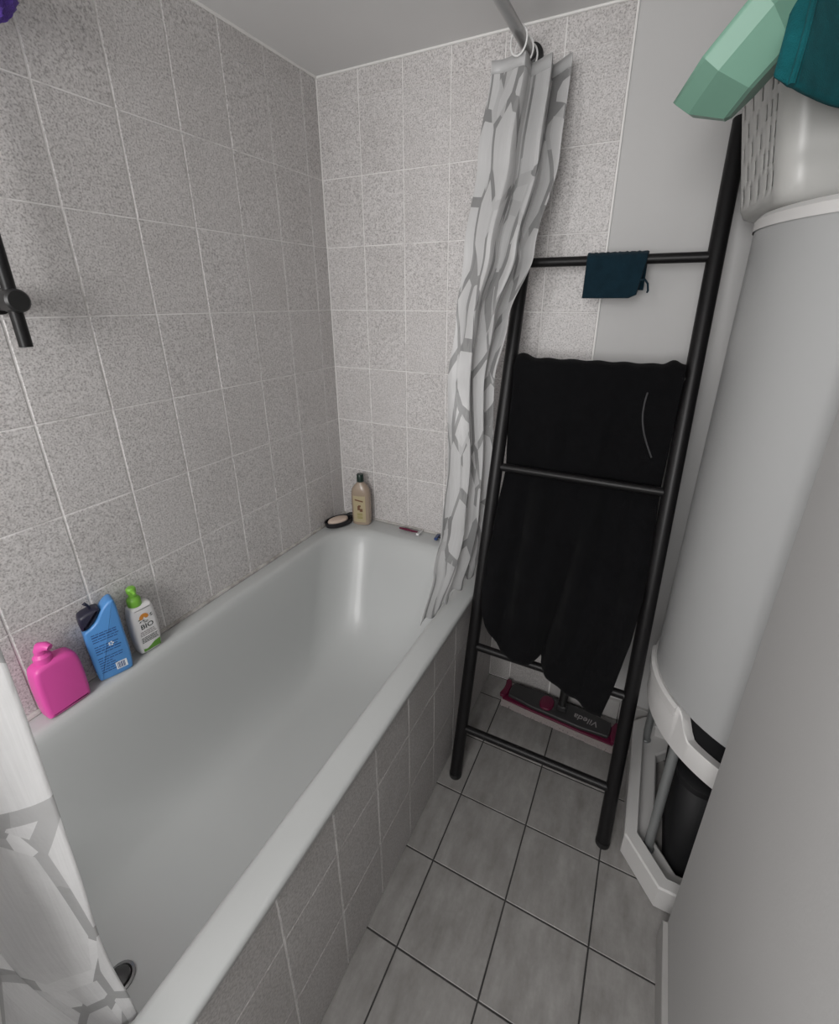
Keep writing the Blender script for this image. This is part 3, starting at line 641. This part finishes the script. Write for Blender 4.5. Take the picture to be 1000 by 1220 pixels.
# soap dish with soap
sdc = Vector((.047, -.105)); sa = math.radians(66)
sd = thing('soap_dish', (sdc.x, sdc.y, ZB), 'black oval soap dish beside the beige gel bottle', 'soap dish', rotz=sa)
MB().lathe([(.001, .001), (.75, .0), (.92, .004), (1.0, .020), (1.0, .024), (.96, .024), (.88, .013), (.70, .010), (.001, .0095)], (0, 0, 0), 48, False, .062, .036).build('dish_body', 'soapdish', sd, world=False)
MB().tube([(.040, -.020, .022), (.058, -.012, .029), (.066, 0, .031), (.058, .012, .029), (.040, .020, .022)], .0035, 8).build('handle_loop', 'soapdish', sd, world=False)
sp = MB().lathe([(.2, 0), (.8, .001), (.97, .006), (1.0, .011), (.93, .016), (.7, .0185), (.3, .0192), (.01, .0194)], (0, 0, 0), 40, True, .044, .026)
so = sp.mesh('soap_bar', 'soap'); so_o = bpy.data.objects.new('soap_bar', so); COL.objects.link(so_o); so_o.location = (sdc.x-.004*math.cos(sa), sdc.y-.004*math.sin(sa), ZB+.0105); so_o.rotation_euler = (0, 0, sa); tag(so_o, 'cream oval soap bar lying in the black dish', 'soap')
# razors by the back wall
def razor(loc, rz, body, head, label, L=.085):
    r_ = thing('razor', (loc[0], loc[1], ZB), label, 'razor', rotz=rz)
    MB().tube([(-L/2, 0, .0055), (-L*.2, 0, .0065), (L*.2, 0, .0060), (L/2, 0, .0075)], [.0032, .0050, .0046, .003], 10).build('handle', body, r_, world=False)
    h = MB().box((L/2-.002, -.019, .002), (L/2+.010, .019, .0115), .0015).build('razor_head', head, r_, world=False)
    MB().box((L/2+.001, -.017, .0115), (L/2+.003, .017, .0122)).box((L/2+.005, -.017, .0115), (L/2+.007, .017, .0122)).build('blade', 'chrome', h, world=False)
razor((.326, -.034), math.radians(-2), 'magenta', 'white', 'razor with magenta handle and white head on the tub ledge')
razor((.492, -.033), math.radians(186), 'blackp', 'bink', 'black handled razor with blue head on the tub ledge', .080)
bt = thing('small_brown_bottle', (.640, -.040, ZB), 'small brown bottle half hidden behind the gathered curtain', 'bottle')
MB().lathe([(.014, 0), (.016, .002), (.016, .045), (.012, .055), (.008, .058), (.008, .062)], (.640, -.040, ZB), 20).build('bottle_body', 'amber', bt)
MB().lathe([(.0095, .060), (.0095, .074), (.008, .076), (.001, .0762)], (.640, -.040, ZB), 20).build('screw_cap', 'white', bt)

# ------------------------------------------------------------------ flat mop on the floor
mo = thing('flat_mop', (.965, -.085, 0), 'dark grey flat mop with magenta pad behind the ladder', 'mop', rotz=math.radians(-4))
pad = MB().slab([(x, y) for x, y in sm_outline([(-.198, -.055), (.198, -.055), (.205, -.040), (.205, .040), (.198, .055), (-.198, .055), (-.205, .040), (-.205, -.040)], 1)], .014, .006)
pad.v = [(x, z, .009+y) for x, y, z in pad.v]; pad.build('fibre_pad', 'mopwhite', mo, world=False)
fr = MB(); rm = random.Random(2)
for k in range(130):
    x = -.197+.394*k/129
    fr.tube([(x, -.052, .012), (x+rm.uniform(-.004, .004), -.060, .008), (x+rm.uniform(-.006, .006), -.0625-rm.random()*.002, .004)], .0034, 5)
fo = fr.build('fringe', 'mopwhite', mo, world=False); fo['kind'] = 'stuff'
cov = MB().slab(sm_outline([(-.196, -.049), (.196, -.049), (.202, -.036), (.202, .044), (-.202, .044), (-.202, -.036)], 1), .008, .003); cov.v = [(x, z, .020+y) for x, y, z in cov.v]; cov.build('pad_cover', 'magenta', mo, world=False)
plt = MB().slab(sm_outline([(-.176, -.044), (.176, -.044), (.186, 0), (.176, .042), (-.176, .042), (-.186, 0)], 1), .016, .006); plt.v = [(x, z, .031+y) for x, y, z in plt.v]; pl = plt.build('mop_plate', 'mopgrey', mo, world=False)
text('Vileda', .034, 'brand_lettering', 'gink', pl, (.100, -.004, .0392), (0, 0, PI), .0002, .15, .0002)
lg = MB().slab([(.062+.012*math.cos(a), -.022+.004*math.sin(a)) for a in (2*PI*k/8 for k in range(8))], .0003, .0001); 
for s in (-1, 1):
    e = MB().slab(sm_outline([(s*.184, -.042), (s*.214, -.048), (s*.204, 0), (s*.214, .046), (s*.184, .040)], 1), .012, .004); e.v = [(x, z, .030+y) for x, y, z in e.v]; e.build('end_flap', 'magenta', mo, world=False)
bl = MB().slab(sm_outline([(-.066, -.036), (-.016, -.036), (-.016, .030), (-.066, .030)], 2), .018, .006); bl.v = [(x, z, .038+y) for x, y, z in bl.v]; bl.build('release_clip', 'magenta', mo, world=False)
MB().box((-.004, -.014, .038), (.030, .018, .062), .004).build('joint_block', 'mopgrey', mo, world=False)
MB().tube([(.013, 0, .055), (.013, .018, .11), (.013, .030, .16)], [.014, .016, .0145], 16).build('socket', 'blackp', mo, world=False)
MB().tube([(.013, .030, .15), (.013, .060, 1.02)], .0105, 14).build('handle', 'blackp', mo, world=False)
